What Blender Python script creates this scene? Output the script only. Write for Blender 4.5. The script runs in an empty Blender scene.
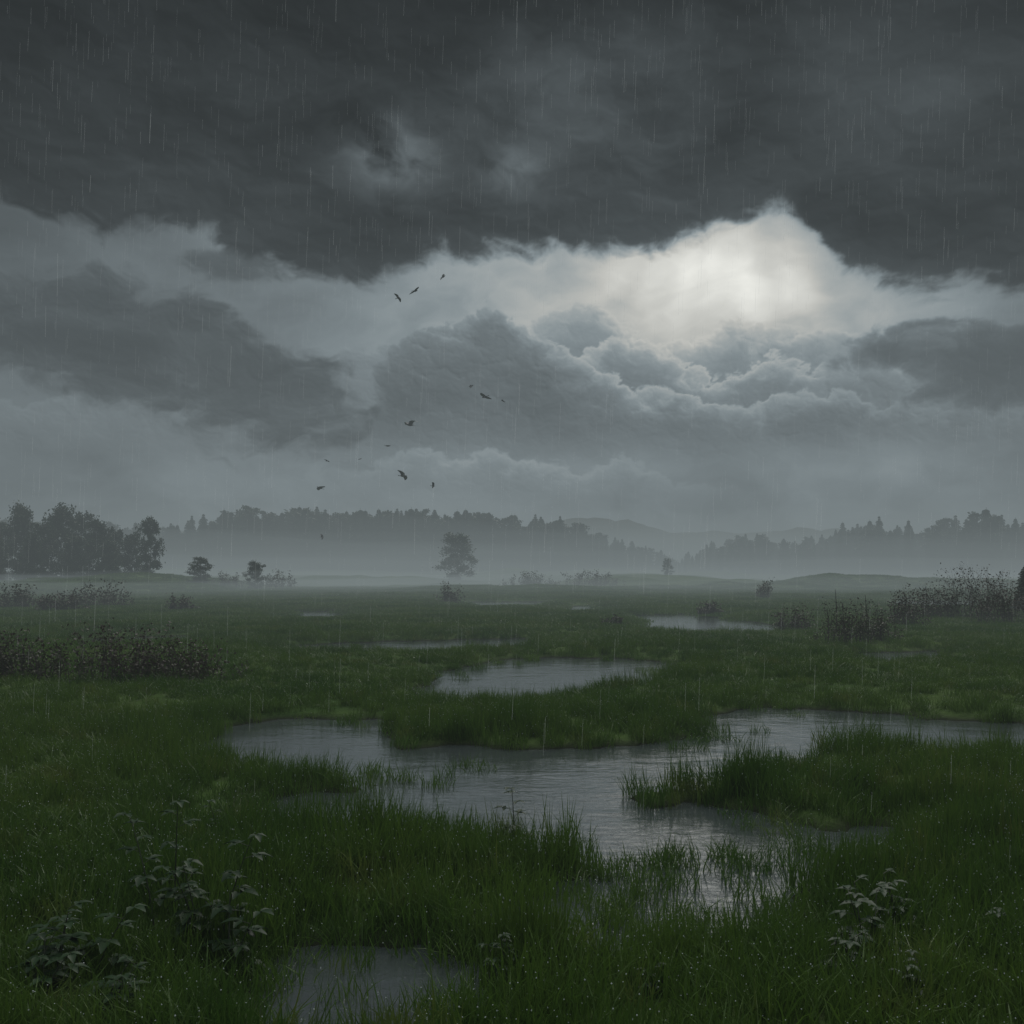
import bpy, math, random
import numpy as np
from mathutils import Vector, Matrix
random.seed(7); rng=np.random.default_rng(11)
scene=bpy.context.scene
COL=scene.collection
H=2.5; F=995.0
# ------------------------------------------------------------ numpy noise
def _hash(ix,iy,s):
    n=(ix*374761393+iy*668265263+s*144269504)&0xffffffff
    n=((n^(n>>13))*127412617)&0xffffffff
    return ((n^(n>>16))&0xffff)/65535.0
def vnoise(x,y,s=0):
    x=np.asarray(x,float);y=np.asarray(y,float)
    ix=np.floor(x).astype(np.int64);iy=np.floor(y).astype(np.int64)
    fx=x-ix;fy=y-iy;fx=fx*fx*(3-2*fx);fy=fy*fy*(3-2*fy)
    a=_hash(ix,iy,s);b=_hash(ix+1,iy,s);c=_hash(ix,iy+1,s);d=_hash(ix+1,iy+1,s)
    return (a*(1-fx)+b*fx)*(1-fy)+(c*(1-fx)+d*fx)*fy
def fbm(x,y,s=0,o=4):
    r=0;a=.5;t=0
    for i in range(o):
        r=r+a*vnoise(x*2**i,y*2**i,s+i*17);t+=a;a*=.55
    return r/t
def pnoise(x,y,s=0):
    ix=np.floor(x).astype(np.int64);iy=np.floor(y).astype(np.int64)
    fx=x-ix;fy=y-iy
    u=fx**3*(fx*(fx*6-15)+10);v=fy**3*(fy*(fy*6-15)+10)
    def g(i,j):
        a=_hash(ix+i,iy+j,s)*6.28318
        return np.cos(a)*(fx-i)+np.sin(a)*(fy-j)
    return ((g(0,0)*(1-u)+g(1,0)*u)*(1-v)+(g(0,1)*(1-u)+g(1,1)*u)*v)*1.5
def pf(x,y,s=0,o=5,rough=.5):
    r=0;a=1.;t=0
    for i in range(o):
        r=r+a*pnoise(x,y,s+i*31);t+=a;a*=rough
        x,y=(x*1.62-y*1.22)+5.3,(x*1.22+y*1.62)-2.7
    return r/t*1.35
def puffs(x,y,s=0,o=4,rough=.5):
    H_=0;a=1.;t=0
    for k in range(o):
        ix=np.floor(x).astype(np.int64);iy=np.floor(y).astype(np.int64);fx=x-ix;fy=y-iy
        best=np.full(x.shape,9.)
        for i in(-1,0,1):
            for j in(-1,0,1):
                dx=i+_hash(ix+i,iy+j,s+k*7)-fx;dy=j+_hash(ix+i,iy+j,s+k*7+3)-fy
                best=np.minimum(best,dx*dx+dy*dy)
        H_=H_+a*np.sqrt(np.maximum(0,1-best/1.1));t+=a;a*=rough
        x,y=(x*1.75-y*1.15)+3.1,(x*1.15+y*1.75)+8.7
    return H_/t
def sstep(a,b,x):
    t=np.clip((x-a)/(b-a),0,1);return t*t*(3-2*t)
# ------------------------------------------------------------ pond outlines (metres on the meadow)
def shore(pts):
    # image pixel coordinates of the shore -> metres on the ground
    return np.array([((u-512)/(v-575.)*H, H*F/(v-575.)) for u,v in pts])
PONDS=[shore(p) for p in [
 [(195,750),(240,729),(300,721),(365,723),(372,742),(400,749),(470,750),(560,749),(640,749),(680,742),(735,735),(712,715),(760,711),(830,713),(900,719),(1060,730),
  (1060,762),(930,757),(860,750),(800,757),(750,770),(700,780),(650,790),(622,800),(670,808),(730,816),(800,827),(905,840),(900,862),(800,876),(775,892),(780,915),(720,945),(640,950),(560,930),(520,905),(560,892),(625,888),(640,870),(605,850),(560,845),(500,842),(440,838),(330,838),(265,828),(305,802),(372,790),(360,780),(290,776)],
 [(270,990),(330,965),(400,960),(480,975),(500,1015),(430,1040),(300,1035)],
 [(395,702),(450,672),(520,661),(590,659),(675,663),(655,682),(570,694),(500,707)],
 [(635,616),(680,614),(720,619),(810,629),(740,637),(690,635),(640,629)],
 [(290,646),(400,642),(520,639),(530,650),(400,653),(310,653)],
 [(460,602),(550,602),(545,609),(475,609)],
 [(290,612),(345,611),(350,621),(295,622)],
 [(885,601),(985,601),(980,610),(895,610)],
 [(560,607),(600,606),(605,614),(565,615)],
 [(840,654),(930,651),(960,660),(880,664)],
 [(90,640),(180,637),(190,645),(100,647)],
 [(-500,780),(-200,770),(-150,800),(-350,830)],
 [(1150,700),(1400,690),(1450,720),(1200,730)],
]]
def pond_sd(x,y):
    best=np.full(x.shape,1e9)
    for P in PONDS:
        d=np.full(x.shape,1e9);ins=np.zeros(x.shape,bool)
        n=len(P)
        for i in range(n):
            ax,ay=P[i];bx,by=P[(i+1)%n]
            ex,ey=bx-ax,by-ay
            t=np.clip(((x-ax)*ex+(y-ay)*ey)/(ex*ex+ey*ey),0,1)
            d=np.minimum(d,np.hypot(x-ax-t*ex,y-ay-t*ey))
            c=((ay>y)!=(by>y))
            if ay!=by: ins^=c&(x<(bx-ax)*(y-ay)/(by-ay)+ax)
        best=np.minimum(best,np.where(ins,-d,d))
    return best
def height(x,y,full=False):
    x=np.asarray(x,float);y=np.asarray(y,float)
    sd=pond_sd(x,y)
    r=np.maximum(y,3)
    wob=(fbm(x*1.3,y*1.3,3)-.5)*1.1+(fbm(x*.35,y*.2,9)-.5)*np.clip(r*.045,0,2.2)
    s=sd+wob
    z=-.22+.30*sstep(-.55,.55,s)
    z+=sstep(.3,3,s)*(.04+.16*fbm(x*.5,y*.4,21)+.10*fbm(x*.15,y*.12,5))
    z+=sstep(60,160,y)*(np.clip(fbm(x*.035,y*.03,31)-.42,0,1)*6*sstep(60,180,y)+.1)
    z+=sstep(230,400,y)*(2+4*fbm(x*.01,y*.01,41))
    return (z,s) if full else z
# ------------------------------------------------------------ helpers
def mesh_obj(name,verts,faces,mats=(),midx=None,smooth=False,link=True):
    me=bpy.data.meshes.new(name)
    me.from_pydata([tuple(v) for v in verts],[],[tuple(f) for f in faces])
    for m in mats: me.materials.append(m)
    if midx is not None: me.polygons.foreach_set('material_index',np.array(midx,dtype=np.int32))
    if smooth: me.polygons.foreach_set('use_smooth',np.ones(len(me.polygons),bool))
    me.update()
    ob=bpy.data.objects.new(name,me)
    if link: COL.objects.link(ob)
    return ob
def new_mat(name):
    m=bpy.data.materials.new(name);m.use_nodes=True
    nt=m.node_tree;nt.nodes.clear()
    out=nt.nodes.new('ShaderNodeOutputMaterial')
    return m,nt,out
class NB:
    def __init__(s,nt): s.nt=nt
    def _in(s,sock,v):
        if v is None: return
        if hasattr(v,'links'): s.nt.links.new(v,sock)
        else: sock.default_value=v
    def m(s,op,a,b=None,c=None,clamp=False):
        n=s.nt.nodes.new('ShaderNodeMath');n.operation=op;n.use_clamp=clamp
        for i,v in enumerate((a,b,c)): s._in(n.inputs[i],v)
        return n.outputs[0]
    def v(s,op,a,b=None,scale=None):
        n=s.nt.nodes.new('ShaderNodeVectorMath');n.operation=op
        s._in(n.inputs[0],a);s._in(n.inputs[1],b)
        if scale is not None: s._in(n.inputs['Scale'],scale)
        return n.outputs[0]
    def noise(s,vec,scale,detail=4,rough=.5,dist=0,dim='3D',color=False):
        n=s.nt.nodes.new('ShaderNodeTexNoise');n.noise_dimensions=dim
        s._in(n.inputs['Vector'],vec)
        n.inputs['Scale'].default_value=scale;n.inputs['Detail'].default_value=detail
        n.inputs['Roughness'].default_value=rough;n.inputs['Distortion'].default_value=dist
        return n.outputs[1 if color else 0]
    def ss(s,x,a,b,lo=0.,hi=1.):
        n=s.nt.nodes.new('ShaderNodeMapRange');n.interpolation_type='SMOOTHSTEP'
        s._in(n.inputs[0],x);n.inputs[1].default_value=a;n.inputs[2].default_value=b
        n.inputs[3].default_value=lo;n.inputs[4].default_value=hi
        return n.outputs[0]
    def mixc(s,f,a,b):
        n=s.nt.nodes.new('ShaderNodeMix');n.data_type='RGBA'
        s._in(n.inputs[0],f);s._in(n.inputs[6],a);s._in(n.inputs[7],b);return n.outputs[2]
# ------------------------------------------------------------ world light (unseen sky overhead, brightened to light the meadow)
SUN_EL=math.radians(48);SUN_AZ=math.radians(13)
w=bpy.data.worlds.new("World");scene.world=w;w.use_nodes=True
nt=w.node_tree;nt.nodes.clear();B=NB(nt)
out=nt.nodes.new('ShaderNodeOutputWorld')
sky=nt.nodes.new('ShaderNodeTexSky');sky.sky_type='NISHITA';sky.sun_disc=False
sky.sun_elevation=SUN_EL;sky.sun_rotation=SUN_AZ
tc=nt.nodes.new('ShaderNodeTexCoord');sp=nt.nodes.new('ShaderNodeSeparateXYZ')
nt.links.new(tc.outputs['Generated'],sp.inputs[0])
g_=B.ss(sp.outputs[2],.54,.82,.045,.72)
cc=nt.nodes.new('ShaderNodeVectorMath');cc.operation='SCALE';cc.inputs[0].default_value=(.92,1.,1.02)
nt.links.new(g_,cc.inputs['Scale'])
bgc=nt.nodes.new('ShaderNodeBackground');nt.links.new(cc.outputs[0],bgc.inputs[0]);bgc.inputs[1].default_value=1.0
bgs=nt.nodes.new('ShaderNodeBackground');nt.links.new(sky.outputs[0],bgs.inputs[0]);bgs.inputs[1].default_value=.05
mx=nt.nodes.new('ShaderNodeMixShader');mx.inputs[0].default_value=.96
nt.links.new(bgs.outputs[0],mx.inputs[1]);nt.links.new(bgc.outputs[0],mx.inputs[2]);nt.links.new(mx.outputs[0],out.inputs[0])
sd_=bpy.data.lights.new('sun','SUN');sd_.energy=1.3;sd_.angle=math.radians(22);sd_.color=(1,.97,.92)
so=bpy.data.objects.new('sun',sd_);COL.objects.link(so)
dv=Vector((math.sin(SUN_AZ)*math.cos(SUN_EL),math.cos(SUN_AZ)*math.cos(SUN_EL),math.sin(SUN_EL)))
so.rotation_euler=dv.to_track_quat('Z','Y').to_euler();so.location=dv*200
# ------------------------------------------------------------ SKY: ring of storm cloud all round the horizon
def sky_colour(A,E):
    """cloud radiance by azimuth A / elevation E (degrees)"""
    y=E*1.35
    wx=pf(A*.16,y*.16,901,3)*1.7+pf(A*.7,y*.7,911,4)*.40
    wy=pf(A*.16,y*.16,951,3)*1.1+pf(A*.7,y*.7,961,4)*.32
    a=A+wx*.5;e=E+wy*.40
    X=A+wx;Y=y+wy
    fx_=pf(A*.9,y*.9,411,4,.55);fy_=pf(A*.9,y*.9,461,4,.55)
    U=A+wx*.25+fx_*.42;W=y+wy*.25+fy_*.42
    nbig=pf(X*.075,Y*.11,11,5,.5);nmid=pf(X*.20,Y*.26,23,7,.54);nfin=pf(X*.62,Y*.75,37,5,.55)
    P1=puffs(U*.42,W*.44,51,5,.5);P2=puffs(U*.72,W*.76,77,4,.5)
    aa=A[0];ee=E[:,0]
    def relief(h,k,lx=.55,ly=.83):
        gy,gx=np.gradient(h,ee,aa);return np.tanh(-(gx*lx+gy*ly)*k)
    def G(ca,ce,ra,re): return np.exp(-((A-ca)/ra)**2-((E-ce)/re)**2)
    def C(pts,xx=a):
        px=np.array([p[0] for p in pts],float);py=np.array([p[1] for p in pts],float)
        r=0
        for o_ in(-.7,-.35,0,.35,.7): r=r+np.interp(xx+o_,px,py)
        return r/5
    def mix(f,p,q): return p+(q-p)*np.clip(f,0,1)
    base=np.interp(E,[0,5,9,15,20,32],[.225,.225,.24,.19,.15,.10])
    base=base+.20*G(10,15.0,15,6)+.22*G(9.0,15.6,9.5,3.8)+.26*G(12.2,16.8,5.0,3.2)+.12*G(-14.2,18.2,3.0,1.6)+.06*G(-2,16,5,3)
    soft=pf(X*.13,Y*.24,203,4,.42)
    base=base*(1+.26*nmid+.14*nbig+.12*soft)
    base=base*(.60+.40*sstep(-34,-8,A))*(1-.20*sstep(20,32,A))
    ang=np.arctan2(A-12.5,27-E);ray=pnoise(ang*7,ang*0+.5,5)
    base=base*(1+.20*ray*G(12,13.5,9,6))
    col=base
    lit=.20+.40*G(10,13.5,12,6)
    def layer(col,M,soft,dark,litv,rl,rk,fade=1.,thick=1.2,opac=1.):
        d=sstep(0,soft,M);sh=dark+(litv-dark)*np.exp(-np.maximum(M,0)/thick)
        sh=sh*np.maximum(1+rk*rl,.5)
        return mix(d*opac*fade,col,sh)
    R1=relief(P1,.38);R2=relief(P2,.28)
    # small far clouds low over the horizon, faintly lit
    M=C([(-30,4.4),(-12,5.0),(-7.4,6.0),(-5.2,7.3),(-3.2,6.4),(-.5,7.1),(1.5,6.0),(4.6,5.6),(6.6,6.9),(8,5.8),(11,4.4),(30,5)])-e+2.2*(P2-.60)+.5*nfin
    low_lit=dict(fade=sstep(2.8,5.4,E)*G(0,6.2,8.5,3.2),thick=.8)
    # cumulus rows
    M3=C([(-30,8),(-14,8.6),(-9,12.0),(-6,12.0),(-3,12.6),(1,13.2),(3.4,14.4),(5.5,13.9),(8,12.6),(10,12.0),(12.6,13.3),(14,12.6),(17,12.2),(19.5,12.4),(22,11.6),(25,11.6),(30,10)])-e+3.0*(P1-.66)+1.0*(P2-.6)+.3*nfin
    col=layer(col,M3,.26,.205,lit*1.15,R1*.7+R2*.6,.5,fade=sstep(5.5,10.5,E),thick=.9,opac=.94)
    M3=C([(-30,8),(1,9.6),(3.2,11.2),(5.6,12.7),(8.6,12.2),(10.4,11.0),(12,10.4),(14.5,11.4),(17,10.4),(20,11.0),(24,10.2),(30,9)])-e+2.6*(P2-.66)+.9*(P1-.6)+.4*nfin
    col=layer(col,M3,.26,.170,lit*1.05,R1*.5+R2*.7,.5,fade=sstep(5.5,9.8,E),thick=.85,opac=.92)
    M3=C([(-30,3),(-16,5),(-9,7.8),(-7.4,10.8),(-5.8,12.6),(-3.6,13.2),(-1.8,14.4),(.2,13.8),(1.8,12.4),(3.4,11.0),(6,10.0),(10.6,9.2),(13,8.2),(17,8.8),(30,7)])-e+3.3*(P1-.66)+1.3*(P2-.62)+.3*nfin
    col=layer(col,M3,.22,.125*(1+.25*nmid),lit*.98,R1*.9+R2*.6,.62,fade=sstep(5.2,9.8,E),thick=.8,opac=.95)
    col=layer(col,M,.4,.185,.44,R2,.45,opac=.8,**low_lit)
    # left dark bank
    top=C([(-30,15.9),(-22,16.2),(-17,15.4),(-12,13.6),(-9.5,11.8),(-6.5,9.0),(0,5.5),(30,4)])
    bot=C([(-30,9.0),(-22,7.6),(-17,6.6),(-10,6.4),(-6,7.4),(0,10),(30,14)])
    M=np.minimum(top-e+1.0*(P1-.6),(e-bot)*.6)+2.0*nmid+.5*nfin
    col=layer(col,M,1.7,.068*(1+.3*soft),.17,R1*.5+relief(nmid,.5)*.6,.36,thick=1.1,opac=.92)
    M=3.2*G(-15.5,16.6,4.0,1.3)-1.2+1.6*nmid+.4*nfin
    col=layer(col,M,1.0,.080,.13,relief(nmid,.5),.2,thick=.8,opac=.85)
    M=2.6*G(-23,12.0,6,1.2)-1.1+1.5*nmid
    col=layer(col,M,1.1,.050,.08,0,0,opac=.6)
    # right dark bank
    top=C([(-30,2),(14,7),(17.6,11.0),(20,12.9),(23,12.9),(26,13.2),(30,13)])
    bot=C([(-30,14),(14,12.4),(18,11.0),(21,10.1),(24,8.9),(30,8.0)])
    M=np.minimum(top-e,(e-bot)*.8)+1.2*nmid+1.2*(P2-.6)+.4*nfin
    col=layer(col,M,.7,.082,lit*1.05,R2*.6+R1*.4,.32,thick=.6,opac=.93)
    # storm deck
    low=C([(-30,18.2),(-27,18.0),(-22.5,18.0),(-17.4,18.3),(-14.8,17.3),(-12,16.3),(-8.1,15.9),(-4.7,17.6),(0,17.8),(4,17.9),(7,17.9),(9.6,18.4),(12.9,19.0),(15.2,19.4),(16.2,19.3),(16.9,17.0),(18.0,15.7),(21.3,15.2),(24,14.6),(30,13.2)])
    M=e-low+1.4*nmid+.5*nbig+1.3*(P1-.6)+.3*nfin
    tone=np.interp(E,[0,14,18,21,26,32],[.075,.060,.036,.038,.028,.012])
    tone=tone*np.exp(.60*nbig+.28*nmid)*(1+.16*relief(pf(X*.12,Y*.2,143,4,.45),2.2))
    tone=tone+.105*G(-6.8,22.6,2.4,1.5)*np.maximum(0,1+2.*nmid)+.06*G(.3,22.1,1.8,1.2)*np.maximum(0,1+2*nmid)+.034*G(4,26,7,3)*(1+nmid)+.024*G(21,25,6,3)
    tone=tone*(.72+.28*sstep(-30,-12,A))
    col=layer(col,M,1.2,tone,lit*.46,R1,.16,thick=.55,opac=.99)
    col=mix(sstep(30,34,E),col,col*0+.045)
    front=sstep(62,36,np.abs(A))
    col=mix(1-front,col,.10+.05*nbig)
    wv=sstep(.22,.6,col)[...,None]
    tint=np.array([.84,1.,1.075])*(1-wv)+np.array([1.0,1.,.94])*wv
    return col[...,None]*tint
az_=np.concatenate([np.arange(-180,-64,2.),np.arange(-64,-31,.3),np.arange(-31,31,.058),np.arange(31,64,.3),np.arange(64,180.1,2.)])
el_=np.concatenate([np.arange(-1.5,32,.058),np.array([32.5,33,33.6,34.2])])
A,E=np.meshgrid(az_,el_)
rgb=np.maximum(sky_colour(A,E),.004)
RD=4000.;ar,er=np.radians(A),np.radians(E)
co=np.stack([RD*np.sin(ar)*np.cos(er),RD*np.cos(ar)*np.cos(er),RD*np.sin(er)],-1).reshape(-1,3).astype(np.float32)
nr,nc=A.shape
i,j=np.meshgrid(np.arange(nr-1),np.arange(nc-1),indexing='ij');q=(i*nc+j).ravel()
quads=np.stack([q,q+nc,q+nc+1,q+1],1).astype(np.int32)
def fast_mesh(name,co,quads):
    me=bpy.data.meshes.new(name);me.vertices.add(len(co));me.vertices.foreach_set('co',co.ravel())
    me.loops.add(quads.size);me.loops.foreach_set('vertex_index',quads.ravel())
    me.polygons.add(len(quads));me.polygons.foreach_set('loop_start',np.arange(0,quads.size,4,dtype=np.int32))
    me.polygons.foreach_set('use_smooth',np.ones(len(quads),bool))
    me.update(calc_edges=True);return me
me=fast_mesh('sky',co,quads)
ca=me.color_attributes.new('cloud','FLOAT_COLOR','POINT')
ca.data.foreach_set('color',np.concatenate([rgb.reshape(-1,3),np.ones((nr*nc,1))],1).astype(np.float32).ravel())
M_sky,nt,out=new_mat('storm_cloud')
at=nt.nodes.new('ShaderNodeAttribute');at.attribute_name='cloud'
em=nt.nodes.new('ShaderNodeEmission');nt.links.new(at.outputs['Color'],em.inputs[0]);nt.links.new(em.outputs[0],out.inputs[0])
try: M_sky.cycles.emission_sampling='NONE'
except Exception: pass
me.materials.append(M_sky)
COL.objects.link(bpy.data.objects.new('sky',me))
# ------------------------------------------------------------ materials
def leafmat(name,c1,c2,rough=.5,transl=.25,scale=.15,spec=.4,c3=None):
    m,nt,out=new_mat(name);b=NB(nt)
    g=nt.nodes.new('ShaderNodeNewGeometry');oi=nt.nodes.new('ShaderNodeObjectInfo')
    n=b.noise(g.outputs['Position'],scale,3,.6)
    f=b.m('ADD',b.ss(n,.35,.65,0,.65),b.m('MULTIPLY',oi.outputs['Random'],.35))
    c=b.mixc(f,(*c1,1),(*c2,1))
    if c3:
        n2=b.noise(g.outputs['Position'],scale*6,2,.6)
        c=b.mixc(b.ss(n2,.56,.72,0,.7),c,(*c3,1))
    p=nt.nodes.new('ShaderNodeBsdfPrincipled');nt.links.new(c,p.inputs['Base Color'])
    p.inputs['Roughness'].default_value=rough;p.inputs['Specular IOR Level'].default_value=spec
    t=nt.nodes.new('ShaderNodeBsdfTranslucent');nt.links.new(c,t.inputs[0])
    x=nt.nodes.new('ShaderNodeMixShader');x.inputs[0].default_value=transl
    nt.links.new(p.outputs[0],x.inputs[1]);nt.links.new(t.outputs[0],x.inputs[2]);nt.links.new(x.outputs[0],out.inputs[0])
    return m
M_grass=leafmat('wet_grass',(.034,.086,.011),(.084,.148,.022),.45,.40,.22,.2,(.12,.15,.035))
M_shrub=leafmat('heath_leaf',(.055,.036,.028),(.045,.050,.026),.6,.2,.6)
M_plant=leafmat('herb_leaf',(.011,.030,.009),(.018,.044,.013),.5,.12,.8,.15)
M_leaf=leafmat('tree_leaf',(.030,.045,.022),(.050,.068,.032),.6,.2,.3)
M_con=leafmat('conifer_needle',(.026,.040,.024),(.036,.052,.028),.65,.1,.3)
def plain(name,c,rough=.8,scale=6):
    m,nt,out=new_mat(name);b=NB(nt);g=nt.nodes.new('ShaderNodeNewGeometry')
    n=b.noise(g.outputs['Position'],scale,4,.6)
    cc=b.mixc(n,tuple(x*.6 for x in c)+(1,),tuple(x*1.4 for x in c)+(1,))
    p=nt.nodes.new('ShaderNodeBsdfPrincipled');nt.links.new(cc,p.inputs['Base Color']);p.inputs['Roughness'].default_value=rough
    nt.links.new(p.outputs[0],out.inputs[0]);return m
M_bark=plain('bark',(.05,.042,.034))
M_bird=plain('feather',(.06,.062,.065),.7)
M_drop=plain('water_drop',(.55,.58,.58),.15)
# ground
M_gr,nt,out=new_mat('meadow_soil');b=NB(nt);g=nt.nodes.new('ShaderNodeNewGeometry')
n1=b.noise(g.outputs['Position'],.12,5,.6);n2=b.noise(g.outputs['Position'],2.5,5,.65)
c=b.mixc(b.ss(n1,.35,.65),(.034,.068,.014,1),(.064,.102,.024,1));c=b.mixc(b.ss(n2,.45,.7,0,.6),c,(.034,.044,.016,1))
spz=nt.nodes.new('ShaderNodeSeparateXYZ');nt.links.new(g.outputs['Position'],spz.inputs[0])
c=b.mixc(b.ss(spz.outputs[2],-.02,.09),(.012,.013,.009,1),c)
p=nt.nodes.new('ShaderNodeBsdfPrincipled');nt.links.new(c,p.inputs['Base Color']);p.inputs['Roughness'].default_value=.9;p.inputs['Specular IOR Level'].default_value=.05
bp=nt.nodes.new('ShaderNodeBump');bp.inputs['Distance'].default_value=.12;nt.links.new(n2,bp.inputs['Height']);nt.links.new(bp.outputs[0],p.inputs['Normal'])
nt.links.new(p.outputs[0],out.inputs[0])
# water
M_wa,nt,out=new_mat('marsh_water');b=NB(nt);g=nt.nodes.new('ShaderNodeNewGeometry')
ps=b.v('MULTIPLY',g.outputs['Position'],(1.,1.6,1.))
a1=b.noise(ps,1.0,2,.5,.3);a2=b.noise(ps,6.,4,.6,.5)
vo=nt.nodes.new('ShaderNodeTexVoronoi');vo.inputs['Scale'].default_value=1.6;nt.links.new(g.outputs['Position'],vo.inputs['Vector'])
ring=b.m('MULTIPLY',b.m('SINE',b.m('MULTIPLY',vo.outputs['Distance'],95.)),b.ss(vo.outputs['Distance'],.02,.24,1.,0.))
hh=b.m('ADD',b.m('ADD',b.m('MULTIPLY',a1,.026),b.m('MULTIPLY',a2,.0085)),b.m('MULTIPLY',ring,.0010))
bp=nt.nodes.new('ShaderNodeBump');bp.inputs['Distance'].default_value=1.;bp.inputs['Strength'].default_value=.7;nt.links.new(hh,bp.inputs['Height'])
p=nt.nodes.new('ShaderNodeBsdfPrincipled');p.inputs['Base Color'].default_value=(.050,.060,.062,1);p.inputs['Roughness'].default_value=.07;p.inputs['IOR'].default_value=2.8
nt.links.new(bp.outputs[0],p.inputs['Normal']);nt.links.new(p.outputs[0],out.inputs[0])
# ------------------------------------------------------------ terrain
R,C_=460,440
s=np.linspace(0,1,R);dd=-6+8*(np.exp(s*math.log(3600/8.))-1)
t=np.linspace(-1,1,C_);t=np.sign(t)*np.abs(t)**1.25*1.35
D,T=np.meshgrid(dd,t,indexing='ij')
X=T*(D+13);Y=D
Z=height(X.ravel(),Y.ravel()).reshape(X.shape)
V=np.stack([X,Y,Z],-1).reshape(-1,3).astype(np.float32)
i,j=np.meshgrid(np.arange(R-1),np.arange(C_-1),indexing='ij');q=(i*C_+j).ravel()
me=fast_mesh('meadow_ground',V,np.stack([q,q+1,q+C_+1,q+C_],1).astype(np.int32));me.materials.append(M_gr)
COL.objects.link(bpy.data.objects.new('meadow_ground',me))
wt=mesh_obj('marsh_water',[(-140,-6,0),(140,-6,0),(140,170,0),(-140,170,0)],[(0,1,2,3)],[M_wa])
# ------------------------------------------------------------ scattering
def scatter(name,pos,rotz,scl,tilt,idx,variants):
    col=bpy.data.collections.new(name+'_kinds')
    for o in variants: col.objects.link(o)
    me=bpy.data.meshes.new(name);n=len(pos)
    me.vertices.add(n);me.vertices.foreach_set('co',np.asarray(pos,np.float32).ravel())
    a=me.attributes.new('rot','FLOAT_VECTOR','POINT')
    rv=np.zeros((n,3),np.float32);rv[:,2]=rotz;rv[:,:2]=tilt;a.data.foreach_set('vector',rv.ravel())
    a=me.attributes.new('scl','FLOAT_VECTOR','POINT');a.data.foreach_set('vector',np.asarray(scl,np.float32).ravel())
    a=me.attributes.new('idx','INT','POINT');a.data.foreach_set('value',np.asarray(idx,np.int32))
    ob=bpy.data.objects.new(name,me);COL.objects.link(ob)
    ng=bpy.data.node_groups.new(name+'_gn','GeometryNodeTree')
    ng.interface.new_socket('Geometry',in_out='INPUT',socket_type='NodeSocketGeometry')
    ng.interface.new_socket('Geometry',in_out='OUTPUT',socket_type='NodeSocketGeometry')
    N=ng.nodes;L=ng.links
    gi=N.new('NodeGroupInput');go=N.new('NodeGroupOutput')
    ip=N.new('GeometryNodeInstanceOnPoints');ci=N.new('GeometryNodeCollectionInfo')
    ci.inputs['Collection'].default_value=col;ci.inputs['Separate Children'].default_value=True;ci.inputs['Reset Children'].default_value=True
    def at(nm,ty):
        x=N.new('GeometryNodeInputNamedAttribute');x.data_type=ty;x.inputs[0].default_value=nm;return x.outputs[0]
    L.new(gi.outputs[0],ip.inputs['Points']);L.new(ci.outputs[0],ip.inputs['Instance'])
    ip.inputs['Pick Instance'].default_value=True
    L.new(at('idx','INT'),ip.inputs['Instance Index']);L.new(at('rot','FLOAT_VECTOR'),ip.inputs['Rotation']);L.new(at('scl','FLOAT_VECTOR'),ip.inputs['Scale'])
    L.new(ip.outputs[0],go.inputs[0])
    md=ob.modifiers.new('scatter','NODES');md.node_group=ng
    return ob
def tuft(name,nb,rad,hh,wd,drops=3,spread=.5):
    V=[];Fs=[];mi=[];tips=[]
    for k in range(nb):
        r=rad*math.sqrt(random.random());a=random.random()*6.283
        bx,by=r*math.cos(a),r*math.sin(a)
        h=hh*random.uniform(.45,1.05);la=random.random()*6.283;ln=h*random.uniform(.05,spread)
        if random.random()<.3: ln*=1.5
        wa=random.random()*3.1416;wx,wy=math.cos(wa),math.sin(wa);w=wd*random.uniform(.6,1.2)
        b0=len(V)
        for f,wf in ((0,.8),(.35,1.),(.72,.7)):
            cx=bx+math.cos(la)*ln*f**1.8;cy=by+math.sin(la)*ln*f**1.8;cz=h*(f-.18*f*f)-.03
            V.append((cx-wx*w*wf/2,cy-wy*w*wf/2,cz));V.append((cx+wx*w*wf/2,cy+wy*w*wf/2,cz))
        tp=(bx+math.cos(la)*ln,by+math.sin(la)*ln,h*.80-.03 if ln>h*.4 else h*.95-.03);V.append(tp);tips.append(tp)
        Fs+= [(b0,b0+1,b0+3,b0+2),(b0+2,b0+3,b0+5,b0+4),(b0+4,b0+5,b0+6)];mi+=[0,0,0]
    for k in range(drops):
        x,y,z=random.choice(tips);r=random.uniform(.0025,.005);b0=len(V);z*=random.uniform(.8,1)
        V+= [(x+r,y,z),(x-r,y,z),(x,y+r,z),(x,y-r,z),(x,y,z+r),(x,y,z-r)]
        for f in ((0,2,4),(2,1,4),(1,3,4),(3,0,4),(2,0,5),(1,2,5),(3,1,5),(0,3,5)): Fs.append(tuple(b0+q for q in f));mi.append(1)
    return mesh_obj(name,V,Fs,[M_grass,M_drop],mi,link=False)
near_k=[tuft('grass_tuft',44,.17,random.uniform(.28,.37),.009,3,random.uniform(.4,.75)) for _ in range(7)]
far_k=[tuft('grass_patch',150,.65,.32,.024,4,.6) for _ in range(4)]
allk=near_k+far_k
for k,o in enumerate(allk): o.name=('a%02d_'%k)+o.name   # keeps index order inside the collection
def band(y0,y1,dens,half,extra):
    area=(half*(y1*y1-y0*y0)+2*extra*(y1-y0));n=int(area*dens)
    y=np.sqrt(rng.random(n)*(y1*y1-y0*y0)+y0*y0);x=(rng.random(n)*2-1)*(half*y+extra)
    z,s=height(x,y,True)
    return x,y,z,s
pos=[];rz=[];sc=[];ti=[];ix=[]
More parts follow.
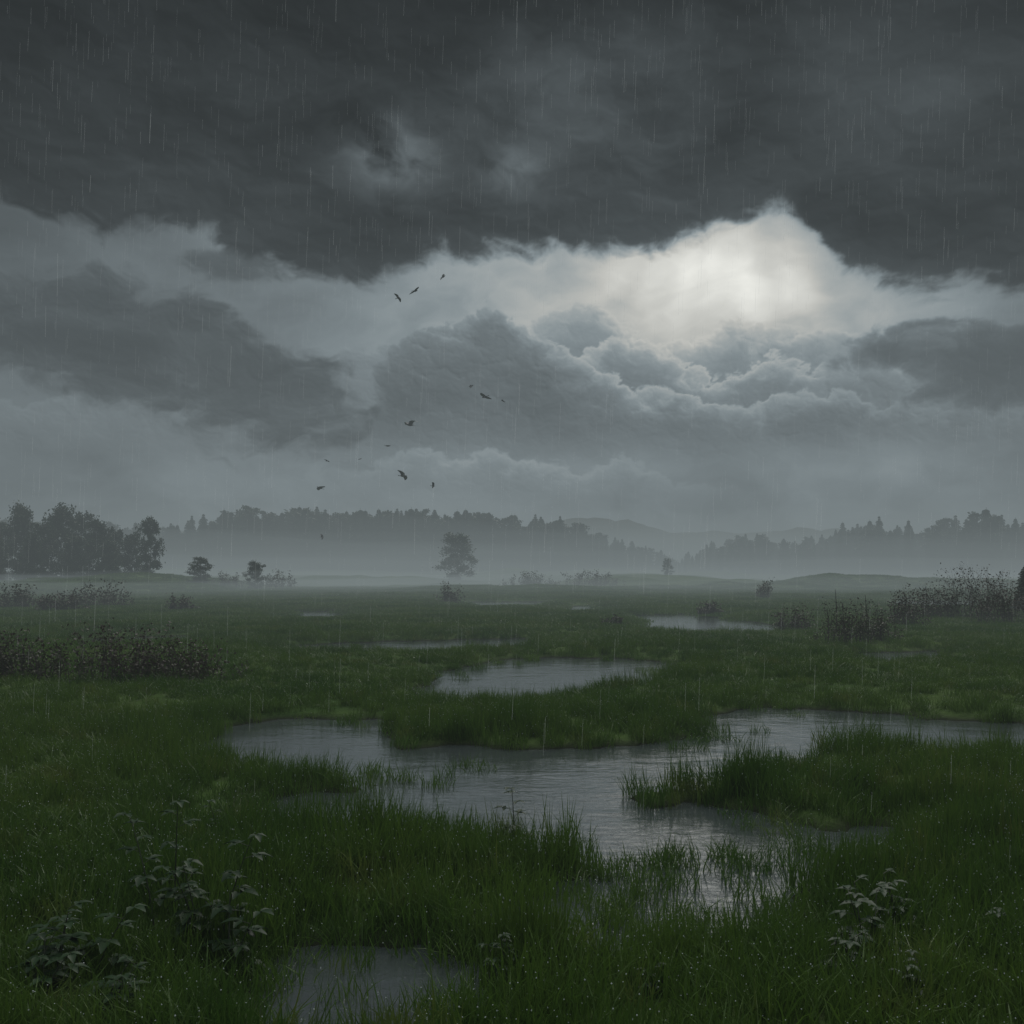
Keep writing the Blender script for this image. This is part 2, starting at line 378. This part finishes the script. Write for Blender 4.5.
for (y0,y1,dn,hf,ex,kind) in ((3.2,9,44,.62,2.5,0),(9,17,30,.6,2,0),(17,42,14,.58,2,0),(42,75,3.6,.56,3,1),(75,170,1.3,.56,5,1)):
    x,y,z,s=band(y0,y1,dn,hf,ex)
    n=len(x)
    clump=fbm(x*.9,y*.9,77,3);big=fbm(x*.22,y*.22,55,3)
    keep=(z>.005)&(rng.random(n)<np.clip(.55+1.0*(clump-.3)+.2,0.25,1))
    shal=(z<=.005)&(s>-.75)&(rng.random(n)<.20*sstep(.50,.62,fbm(x*.8,y*.8,91,2))*(y<30))
    m1=((x-.9)**2/1.6+(y-7.7)**2/1.1<1)|((x+1.1)**2/.6+(y-12.4)**2/.6<1)|((x+.9)**2/1.6+(y-6.1)**2/.5<1)
    shal|=(z<=.005)&m1&(rng.random(n)<.10)
    k=keep|shal
    x,y,z,s,clump,big,sh=x[k],y[k],z[k],s[k],clump[k],big[k],shal[k];n=len(x)
    hs=(.50+.95*clump)*(.64+.70*big)*rng.uniform(.7,1.35,n)*(.82+.34*sstep(.0,.5,s)-.18*sstep(.6,2,s))
    hs=hs*(1-.25*sstep(14,22,y))
    tall=(fbm(x*1.7,y*1.7,133,2)>.66)&(s<1.4)&(y<45);hs=np.where(tall,hs*1.45,hs)
    hs=np.where(sh,.8*rng.uniform(.7,1.25,n),hs)
    ws=rng.uniform(.85,1.25,n)*(1. if y0<17 else 1.15)
    zz=np.where(sh,-.01,z)
    pos.append(np.stack([x,y,zz],1));rz.append(rng.random(n)*6.283)
    sc.append(np.stack([ws,ws,hs],1));ti.append(rng.normal(0,.10 if kind==0 else .02,(n,2)))
    ix.append(rng.integers(0,7,n) if kind==0 else rng.integers(7,11,n))
scatter('grass',np.concatenate(pos),np.concatenate(rz),np.concatenate(sc),np.concatenate(ti),np.concatenate(ix),allk)
# ------------------------------------------------------------ tubes / leaves
def tube(V,Fs,mi,pts,rads,m=0,n=5):
    b0=len(V)
    for k,(p,r) in enumerate(zip(pts,rads)):
        p=Vector(p);d=(Vector(pts[min(k+1,len(pts)-1)])-Vector(pts[max(k-1,0)])).normalized()
        u=d.orthogonal().normalized();v=d.cross(u)
        for q in range(n):
            a=6.283*q/n;V.append(tuple(p+(u*math.cos(a)+v*math.sin(a))*r))
    for k in range(len(pts)-1):
        for q in range(n):
            Fs.append((b0+k*n+q,b0+k*n+(q+1)%n,b0+(k+1)*n+(q+1)%n,b0+(k+1)*n+q));mi.append(m)
def leafquad(V,Fs,mi,c,s,m=1):
    u=Vector((random.gauss(0,1),random.gauss(0,1),random.gauss(0,.7))).normalized();v=u.orthogonal().normalized()
    v.rotate(Matrix.Rotation(random.random()*6.28,3,u));c=Vector(c);b0=len(V)
    V+= [tuple(c-u*s),tuple(c+v*s*.55),tuple(c+u*s),tuple(c-v*s*.55)];Fs.append((b0,b0+1,b0+2,b0+3));mi.append(m)
def decid(name,hh=10.,wd=4.,seed=0,leaf=None,dens=1.,link=False,trunk=.22,bare=.2,ls=.2,nl=30):
    leaf=leaf or M_leaf
    random.seed(seed);V=[];Fs=[];mi=[]
    tp=[(0,0,-.4)];x=y=0
    for k in range(1,7):
        x+=random.gauss(0,.12);y+=random.gauss(0,.12);tp.append((x,y,hh*.93*k/6))
    tube(V,Fs,mi,tp,[trunk*(1-.85*k/6) for k in range(7)],0,6)
    for k in range(nl):
        f=bare+(1-bare)*((k+random.random())/nl);i0=min(int(f*6),5);fr=min(f*6-i0,1)
        p0=Vector(tp[i0]).lerp(Vector(tp[i0+1]),fr)
        a=k*2.4+random.gauss(0,.3);q0=(f-bare)/(1-bare)
        prof=math.sin(math.pi*(.16+.74*q0**.9))
        L=wd*(.15+.85*prof)*random.uniform(.6,1.15)
        up=random.uniform(.1,.55)
        p1=p0+Vector((math.cos(a),math.sin(a),up))*L*.5;p2=p0+Vector((math.cos(a+.2),math.sin(a+.2),up*.9))*L
        tube(V,Fs,mi,[p0,p1,p2],[.07,.045,.015],0,4)
        for c in range(4):
            f2=random.uniform(.35,1.05);cc=p0.lerp(p2,f2)+Vector((random.gauss(0,.3),random.gauss(0,.3),random.gauss(0,.3)))*wd*.2
            rr=wd*random.uniform(.12,.25)
            for q in range(int(34*dens)):
                d=Vector((random.gauss(0,1),random.gauss(0,1),random.gauss(0,.85)))*rr*.6
                leafquad(V,Fs,mi,cc+d,random.uniform(.6,1.3)*ls)
    return mesh_obj(name,V,Fs,[M_bark,leaf],mi,link=link)
def conif(name,hh=14.,wd=2.6,seed=0,link=False):
    random.seed(seed);V=[];Fs=[];mi=[]
    tube(V,Fs,mi,[(0,0,-.4),(.05,0,hh*.5),(0,.05,hh)],[.2*hh/14,.12*hh/14,.02],0,5)
    z=hh*.08
    while z<hh*.98:
        f=z/hh;R=wd*(1-f)**.7*random.uniform(.75,1.1)+.009*hh
        nb=9
        a0=random.random()*6.28
        for k in range(nb):
            if random.random()<.1: continue
            a=a0+k*6.283/nb+random.gauss(0,.15);L=R*random.uniform(.7,1.2)
            dx,dy=math.cos(a),math.sin(a);px,py=-dy,dx
            for q in range(4):
                g0=.1+.22*q;g1=g0+.34;ww=L*.30*(1.1-g0);t_=hh/14
                z0=z-L*.30*g0**1.3;z1=z-L*.30*g1**1.3-random.uniform(.05,.25)*t_
                b0=len(V);sx=random.choice((-1,1))*ww
                V+= [(dx*L*g0-px*ww,dy*L*g0-py*ww,z0-.2*t_),(dx*L*g0+px*ww,dy*L*g0+py*ww,z0-.2*t_),(dx*L*g1+px*sx*.5,dy*L*g1+py*sx*.5,z1),(dx*L*g0,dy*L*g0,z0+.25*t_)]
                Fs+= [(b0,b0+2,b0+3),(b0+1,b0+3,b0+2)];mi+=[1,1]
        z+=hh*.028*random.uniform(.8,1.25)
    return mesh_obj(name,V,Fs,[M_bark,M_con],mi,link=link)
def gz(x,y): return float(height(np.array([x]),np.array([y]))[0])
kinds=[conif('conifer_kind',14,3.4,1),conif('conifer_kind',14,2.8,2),conif('conifer_kind',14,4.0,3),decid('broadleaf_kind',14,3.2,4,dens=.8,bare=.05,ls=.34),decid('broadleaf_kind',14,2.6,5,dens=.8,bare=.05,ls=.34)]
for k,o in enumerate(kinds): o.name=('a%02d_'%k)+o.name
def woods(name,x0,x1,yc,tops,dy,step,pcon):
    pos=[];sc=[]
    tx=[a for a,b in tops];tz=[b for a,b in tops]
    x=x0
    while x<x1:
        for r in range(4):
            xx=x+random.uniform(-.8,.8)*step;yy=yc+r*dy+random.uniform(-.4,.4)*dy
            g=gz(xx,yy);h=max(3.,(np.interp(xx,tx,tz)-g)*random.uniform(.74,1.05))
            w_=h/14*random.uniform(.85,1.3)
            pos.append((xx,yy,g));sc.append((w_,w_,h/14))
        x+=step*random.uniform(.6,1.3)
    n=len(pos)
    idx=np.where(rng.random(n)<pcon,rng.integers(0,3,n),rng.integers(3,5,n))
    scatter(name,pos,rng.random(n)*6.283,sc,np.zeros((n,2)),idx,kinds)
random.seed(5)
k_=340/F
woods('distant_treeline',-330,62,340,[(-330,22),(-180,22),((165-512)*k_,20),((205-512)*k_,25.5),((300-512)*k_,26),((400-512)*k_,26),((480-512)*k_,24.6),((540-512)*k_,23),((590-512)*k_,20.5),((620-512)*k_,16),((690-512)*k_,8)],10,2.6,.75)
k2=300/F
woods('distant_treeline',(680-512)*k2,330,300,[((680-512)*k2,6),((720-512)*k2,13),((760-512)*k2,15.5),((800-512)*k2,13),((830-512)*k2,14.5),((880-512)*k2,20),((940-512)*k2,17),((985-512)*k2,23),((1024-512)*k2,19),(330,20)],9,2.5,.75)
# far hills
M_hill=plain('forested_hill',(.045,.055,.045),.9,.02)
def hill(name,x0,x1,y,hs,dep):
    n=90;m=16;V=[];Fs=[]
    xs=np.linspace(x0,x1,n)
    hx=np.interp(xs,[a for a,b in hs],[b for a,b in hs])*(.86+.28*fbm(xs*.02,xs*0+y*.01,3,4))
    for k in range(m):
        f=k/(m-1);pr=math.sin(math.pi*f)**.8
        for q in range(n): V.append((xs[q],y+dep*(f-.5),hx[q]*pr*(.9+.2*float(vnoise(xs[q]*.03,k*.7,8)))-1))
    for k in range(m-1):
        for q in range(n-1): a=k*n+q;Fs.append((a,a+1,a+n+1,a+n))
    mesh_obj(name,V,Fs,[M_hill],smooth=True)
hill('hill',-250,520,1150,[(-250,30),(-60,50),(60,66),(110,66),(180,55),(260,48),(400,56),(520,20)],300)
hill('hill',-900,150,1500,[(-900,60),(-300,70),(0,72),(150,20)],300)
# named trees of the left clump
dk=[decid('deciduous_tree',12,3.6,20+i,dens=1.4,link=False,bare=.03,ls=.24,nl=34) for i in range(4)]
def put(mesh,name,x,y,h,base,wf=1.):
    o=bpy.data.objects.new(name,mesh);COL.objects.link(o);s_=h/base
    o.location=(x,y,gz(x,y));o.scale=(s_*wf,s_*wf,s_);o.rotation_euler=(0,0,random.random()*6.28);return o
random.seed(9)
for i,(px,top,d,wf) in enumerate([(-45,517,196,1.),(-18,512,188,1.),(2,524,200,1.),(22,505,192,.8),(43,524,185,.8),(62,506,190,.8),(80,514,196,.75),(97,520,186,.8),(116,530,192,.8),(132,534,190,.75),(149,519,184,.62),(32,534,180,.9),(76,536,182,.9),(110,541,182,.9),(-5,535,180,.9)]):
    gg=gz((px-512)/F*d,d);put(dk[i%4].data,'deciduous_tree',(px-512)/F*d,d,(575-top)/F*d+H-gg+.3,12,wf)
for i,(px,top,d,wf) in enumerate([(458,533,225,1.35),(200,557,150,1.5),(254,561,148,1.3),(668,558,225,1.1)]):
    gg=gz((px-512)/F*d,d);put(dk[(i+1)%4].data,'deciduous_tree',(px-512)/F*d,d,(575-top)/F*d+H-gg,12,wf)
o=conif('young_spruce_tree',2.8,.9,77,True);o.location=(30.9,60,gz(30.9,60))
# ------------------------------------------------------------ shrubs
def shrub(name,x,y,wd,hh,seed,stems=46,ls=.035):
    random.seed(seed);V=[];Fs=[];mi=[]
    for k in range(stems):
        bx=random.gauss(0,.27)*wd;by=random.gauss(0,.22)*wd*.6
        h=hh*random.uniform(.4,1.12)*math.exp(-(bx/wd)**2*2.2)
        lx,ly=random.gauss(0,.28)*h,random.gauss(0,.28)*h
        p=[(bx,by,-.1),(bx+lx*.35,by+ly*.35,h*.5),(bx+lx,by+ly,h)]
        tube(V,Fs,mi,p,[.010,.007,.003],0,3)
        for q in range(30):
            f=random.uniform(.25,1.02);c=Vector(p[0]).lerp(Vector(p[2]),f)+Vector((random.gauss(0,.05),random.gauss(0,.05),random.gauss(0,.03)))*(1+hh)
            leafquad(V,Fs,mi,c,ls*random.uniform(.6,1.5))
    o=mesh_obj(name,V,Fs,[M_bark,M_shrub],mi);o.location=(x,y,gz(x,y));return o
SH=[(120,21,3.0,1.2,80),(18,21.5,2.2,1.1,60),(190,22,1.6,.8,36),(980,50,4.6,2.6,110),(1012,46,3.,2.2,70),(940,50,3.,1.8,60),(905,44,2.0,1.7,44),(850,34,2.2,1.35,60),(878,35,1.4,1.0,34),(795,42,1.6,1.15,34),(95,68,4.0,1.8,64),(20,66,3.5,1.6,54),(60,60,2.5,1.2,40),(448,80,1.8,1.7,30),(765,92,1.6,1.8,26),(590,165,10,2.8,80),(530,165,8,2.6,70),(280,148,5,2.8,44),(230,150,4,2.4,34),(710,60,1.4,.8,24),(180,62,1.8,1.,26),(610,45,1.2,.5,20),(-60,23,2.5,.9,40)]
for i,(px,d,wd,hh,st) in enumerate(SH): shrub('shrub',(px-512)/F*d,d,wd,hh,100+i,st,.034 if d<40 else .045 if d<60 else .07 if d<100 else .11)
random.seed(3);V=[];Fs=[];mi=[]
for dx,h in ((0,1.7),(.25,1.2),(1.1,1.5),(-.3,1.)):
    tube(V,Fs,mi,[(dx,0,-.1),(dx+.03,0,h*.5),(dx-.02,.02,h)],[.022,.018,.008],0,5)
    for q in range(3): z=h*random.uniform(.4,.9);tube(V,Fs,mi,[(dx,0,z),(dx+random.uniform(-.2,.2),0,z+.15)],[.008,.003],0,3)
o=mesh_obj('dead_stem',V,Fs,[M_bark],mi);o.location=((836-512)/F*36.5,36.5,gz(11.9,36.5))
# ------------------------------------------------------------ broad-leaved herbs
def ovate(V,Fs,mi,c,dirv,up,L,W):
    dirv=dirv.normalized();side=dirv.cross(up).normalized();nrm=side.cross(dirv).normalized()
    b0=len(V);N=7
    for k in range(N):
        f=k/(N-1);w=W*math.sin(math.pi*f**.75)**.9*(1+.10*((k%2)*2-1)) if 0<k<N-1 else .001
        cc=c+dirv*L*f-nrm*L*.28*f*f
        V.append(tuple(cc-side*w+nrm*w*.35));V.append(tuple(cc));V.append(tuple(cc+side*w+nrm*w*.35))
    for k in range(N-1):
        a=b0+k*3;Fs.append((a,a+1,a+4,a+3));Fs.append((a+1,a+2,a+5,a+4));mi+= [1,1]
def herb(name,x,y,hh,stems,seed,L=.10,sp=.3):
    random.seed(seed);V=[];Fs=[];mi=[];Z=Vector((0,0,1))
    for s_ in range(stems):
        a=random.random()*6.28;ln=random.uniform(.3,1.)*sp;h=hh*random.uniform(.7,1.05)
        b=Vector((random.gauss(0,.05),random.gauss(0,.05),-.05))
        pts=[b+Vector((math.cos(a)*ln*f**1.5,math.sin(a)*ln*f**1.5,h*f)) for f in (0,.25,.5,.75,1)]
        tube(V,Fs,mi,pts,[.006,.005,.0045,.0035,.002],0,5)
        nn=int(4+hh*5)
        for k in range(nn):
            f=.3+.7*k/(nn-1);i0=min(int(f*4),3);p=pts[i0].lerp(pts[i0+1],f*4-i0)
            aa=k*2.4+s_;d=Vector((math.cos(aa),math.sin(aa),random.uniform(.1,.5))).normalized()
            pl=L*random.uniform(.5,1.)*(1.15-.5*f);e=p+d*pl;tube(V,Fs,mi,[p,e],[.0025,.002],0,3)
            side=d.cross(Z).normalized()
            S=L*random.uniform(.8,1.25)*(1.2-.45*f)
            ovate(V,Fs,mi,e,d+Z*-.2,Z,S,S*.27)
            ovate(V,Fs,mi,e-d*pl*.15,d*.45+side,Z,S*.8,S*.23)
            ovate(V,Fs,mi,e-d*pl*.15,d*.45-side,Z,S*.8,S*.23)
    o=mesh_obj(name,V,Fs,[M_stem,M_plant],mi,smooth=True);o.location=(x,y,gz(x,y));return o
M_stem=plain('herb_stem',(.03,.04,.02),.6,20)
for i,(px,d,hh,st,L,sp) in enumerate([(205,6.4,.85,3,.12,.35),(160,6.7,.9,2,.11,.35),(235,6.1,.5,2,.12,.25),(75,5.9,.55,3,.11,.2),(35,5.6,.35,3,.11,.25),(110,5.45,.25,3,.10,.25),(515,8.7,.80,1,.11,.05),(505,6.0,.30,3,.07,.15),(870,6.2,.50,3,.11,.3),(835,5.9,.4,2,.10,.2),(905,6.6,.50,2,.10,.2),(930,5.4,.3,3,.08,.2),(1000,6.3,.35,2,.08,.2),(218,9.,.5,1,.08,.1),(650,5.7,.25,2,.06,.15)]):
    herb('broadleaf_plant',(px-512)/F*d,d,hh,st,300+i,L,sp)
# ------------------------------------------------------------ birds
def bird(px,py,d,span,seed):
    random.seed(seed);V=[];Fs=[];mi=[]
    pts=[(-.20,0,0),(-.12,0,.0),(0,0,.0),(.11,0,.01),(.17,0,.03),(.21,0,.03),(.25,0,.02)]
    tube(V,Fs,mi,pts,[.010,.045,.065,.05,.034,.03,.004],0,7)
    b0=len(V);V+= [(-.16,-.015,.0),(-.16,.015,.0),(-.32,.06,.0),(-.32,-.06,.0)];Fs.append((b0,b0+1,b0+2,b0+3));mi.append(0)
    fl=random.uniform(-.3,.75)
    for sgn in (-1,1):
        b0=len(V);st=[(0.02,0,.12,-.11),(.2,fl*.20+.02,.15,-.12),(.36,fl*.26,.11,-.14),(.50,fl*.22,.02,-.14),(.60,fl*.12,-.08,-.15)]
        for yy,zz,xf,xb in st: V.append((xf,sgn*yy,zz+.02));V.append((xb,sgn*yy,zz))
        for k in range(4): a=b0+2*k;Fs.append((a,a+1,a+3,a+2));mi.append(0)
    o=mesh_obj('bird',V,Fs,[M_bird],mi,smooth=False)
    o.location=((px-512)/F*d,d,H+(575-py)/F*d);s_=span/1.2;o.scale=(s_,)*3
    o.rotation_euler=(random.uniform(-.6,.9),random.uniform(-.3,.3),random.uniform(-.9,.9)+(3.14 if random.random()<.4 else 0))
for i,(px,py,sz) in enumerate([(443,277,11),(415,291,13),(398,298,9),(471,386,10),(485,397,14),(503,401,8),(410,425,18),(388,446,10),(403,476,16),(360,459,7),(327,461,7),(320,488,13),(433,486,8),(322,537,7)]):
    d=120+10*(i%4);bird(px,py,d,sz*1.3/F*d,i+40)
# ------------------------------------------------------------ rain
M_rain,nt,out=new_mat('rain_streak')
tr=nt.nodes.new('ShaderNodeBsdfTransparent');df=nt.nodes.new('ShaderNodeBsdfTranslucent');df.inputs[0].default_value=(.9,.92,.95,1)
d2=nt.nodes.new('ShaderNodeBsdfDiffuse');d2.inputs[0].default_value=(.9,.92,.95,1)
a_=nt.nodes.new('ShaderNodeAddShader');nt.links.new(df.outputs[0],a_.inputs[0]);nt.links.new(d2.outputs[0],a_.inputs[1])
x_=nt.nodes.new('ShaderNodeMixShader');x_.inputs[0].default_value=.15
nt.links.new(tr.outputs[0],x_.inputs[1]);nt.links.new(a_.outputs[0],x_.inputs[2]);nt.links.new(x_.outputs[0],out.inputs[0])
n=3000;y=6+24*rng.random(n)**.8;x=(rng.random(n)*2-1)*(.58*y+1);z=.2+rng.random(n)**.8*(.62*y+H)
V=[];Fs=[]
for k in range(n):
    L=rng.uniform(.008,.032)*(y[k]*.6+5);w_=rng.uniform(.0010,.0024)*(1+y[k]*.05);tx=.03*L+rng.normal(0,.012)*L
    ux,uy=w_/2,0
    b0=len(V);V+= [(x[k]-ux,y[k]-uy,z[k]),(x[k]+ux,y[k]+uy,z[k]),(x[k]+ux+tx,y[k]+uy,z[k]+L),(x[k]-ux+tx,y[k]-uy,z[k]+L)];Fs.append((b0,b0+1,b0+2,b0+3))
mesh_obj('rain',V,Fs,[M_rain])
# ------------------------------------------------------------ mist
mist=bpy.data.objects.new('mist',None);COL.objects.link(mist)
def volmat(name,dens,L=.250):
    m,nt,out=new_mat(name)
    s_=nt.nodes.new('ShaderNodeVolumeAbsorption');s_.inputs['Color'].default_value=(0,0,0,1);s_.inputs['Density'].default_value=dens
    e=nt.nodes.new('ShaderNodeEmission');e.inputs[0].default_value=(.85,1.,1.03,1);e.inputs[1].default_value=dens*L  # added volume glow stands in for daylight scattered by the mist
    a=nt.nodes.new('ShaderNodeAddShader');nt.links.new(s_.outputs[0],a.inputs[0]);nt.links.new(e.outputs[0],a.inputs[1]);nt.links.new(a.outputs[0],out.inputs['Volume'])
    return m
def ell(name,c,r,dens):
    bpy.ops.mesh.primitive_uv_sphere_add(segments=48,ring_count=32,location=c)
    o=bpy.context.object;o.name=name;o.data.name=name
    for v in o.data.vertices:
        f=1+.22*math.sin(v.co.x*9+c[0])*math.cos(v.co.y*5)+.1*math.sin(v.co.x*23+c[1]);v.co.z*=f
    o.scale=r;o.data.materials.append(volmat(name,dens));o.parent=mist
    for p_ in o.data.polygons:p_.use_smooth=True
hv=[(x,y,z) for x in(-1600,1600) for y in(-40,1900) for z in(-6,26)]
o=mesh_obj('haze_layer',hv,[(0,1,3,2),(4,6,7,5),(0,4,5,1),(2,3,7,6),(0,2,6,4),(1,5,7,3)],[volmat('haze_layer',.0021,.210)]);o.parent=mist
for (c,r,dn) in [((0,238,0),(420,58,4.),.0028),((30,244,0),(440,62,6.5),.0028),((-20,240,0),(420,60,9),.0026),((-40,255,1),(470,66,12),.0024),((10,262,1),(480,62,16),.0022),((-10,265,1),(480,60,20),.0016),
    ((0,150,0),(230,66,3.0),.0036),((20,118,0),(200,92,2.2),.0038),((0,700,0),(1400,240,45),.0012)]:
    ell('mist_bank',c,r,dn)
# ------------------------------------------------------------ camera
cd=bpy.data.cameras.new('camera');cam=bpy.data.objects.new('camera',cd);COL.objects.link(cam)
cam.location=(0,0,H);cam.rotation_euler=(math.radians(90),0,0);cd.lens=F/1024*36;cd.sensor_width=36
cd.shift_y=63/1024;cd.clip_start=.05;cd.clip_end=9000
scene.camera=cam
scene.view_settings.view_transform='Standard';scene.view_settings.look='None';scene.view_settings.exposure=0
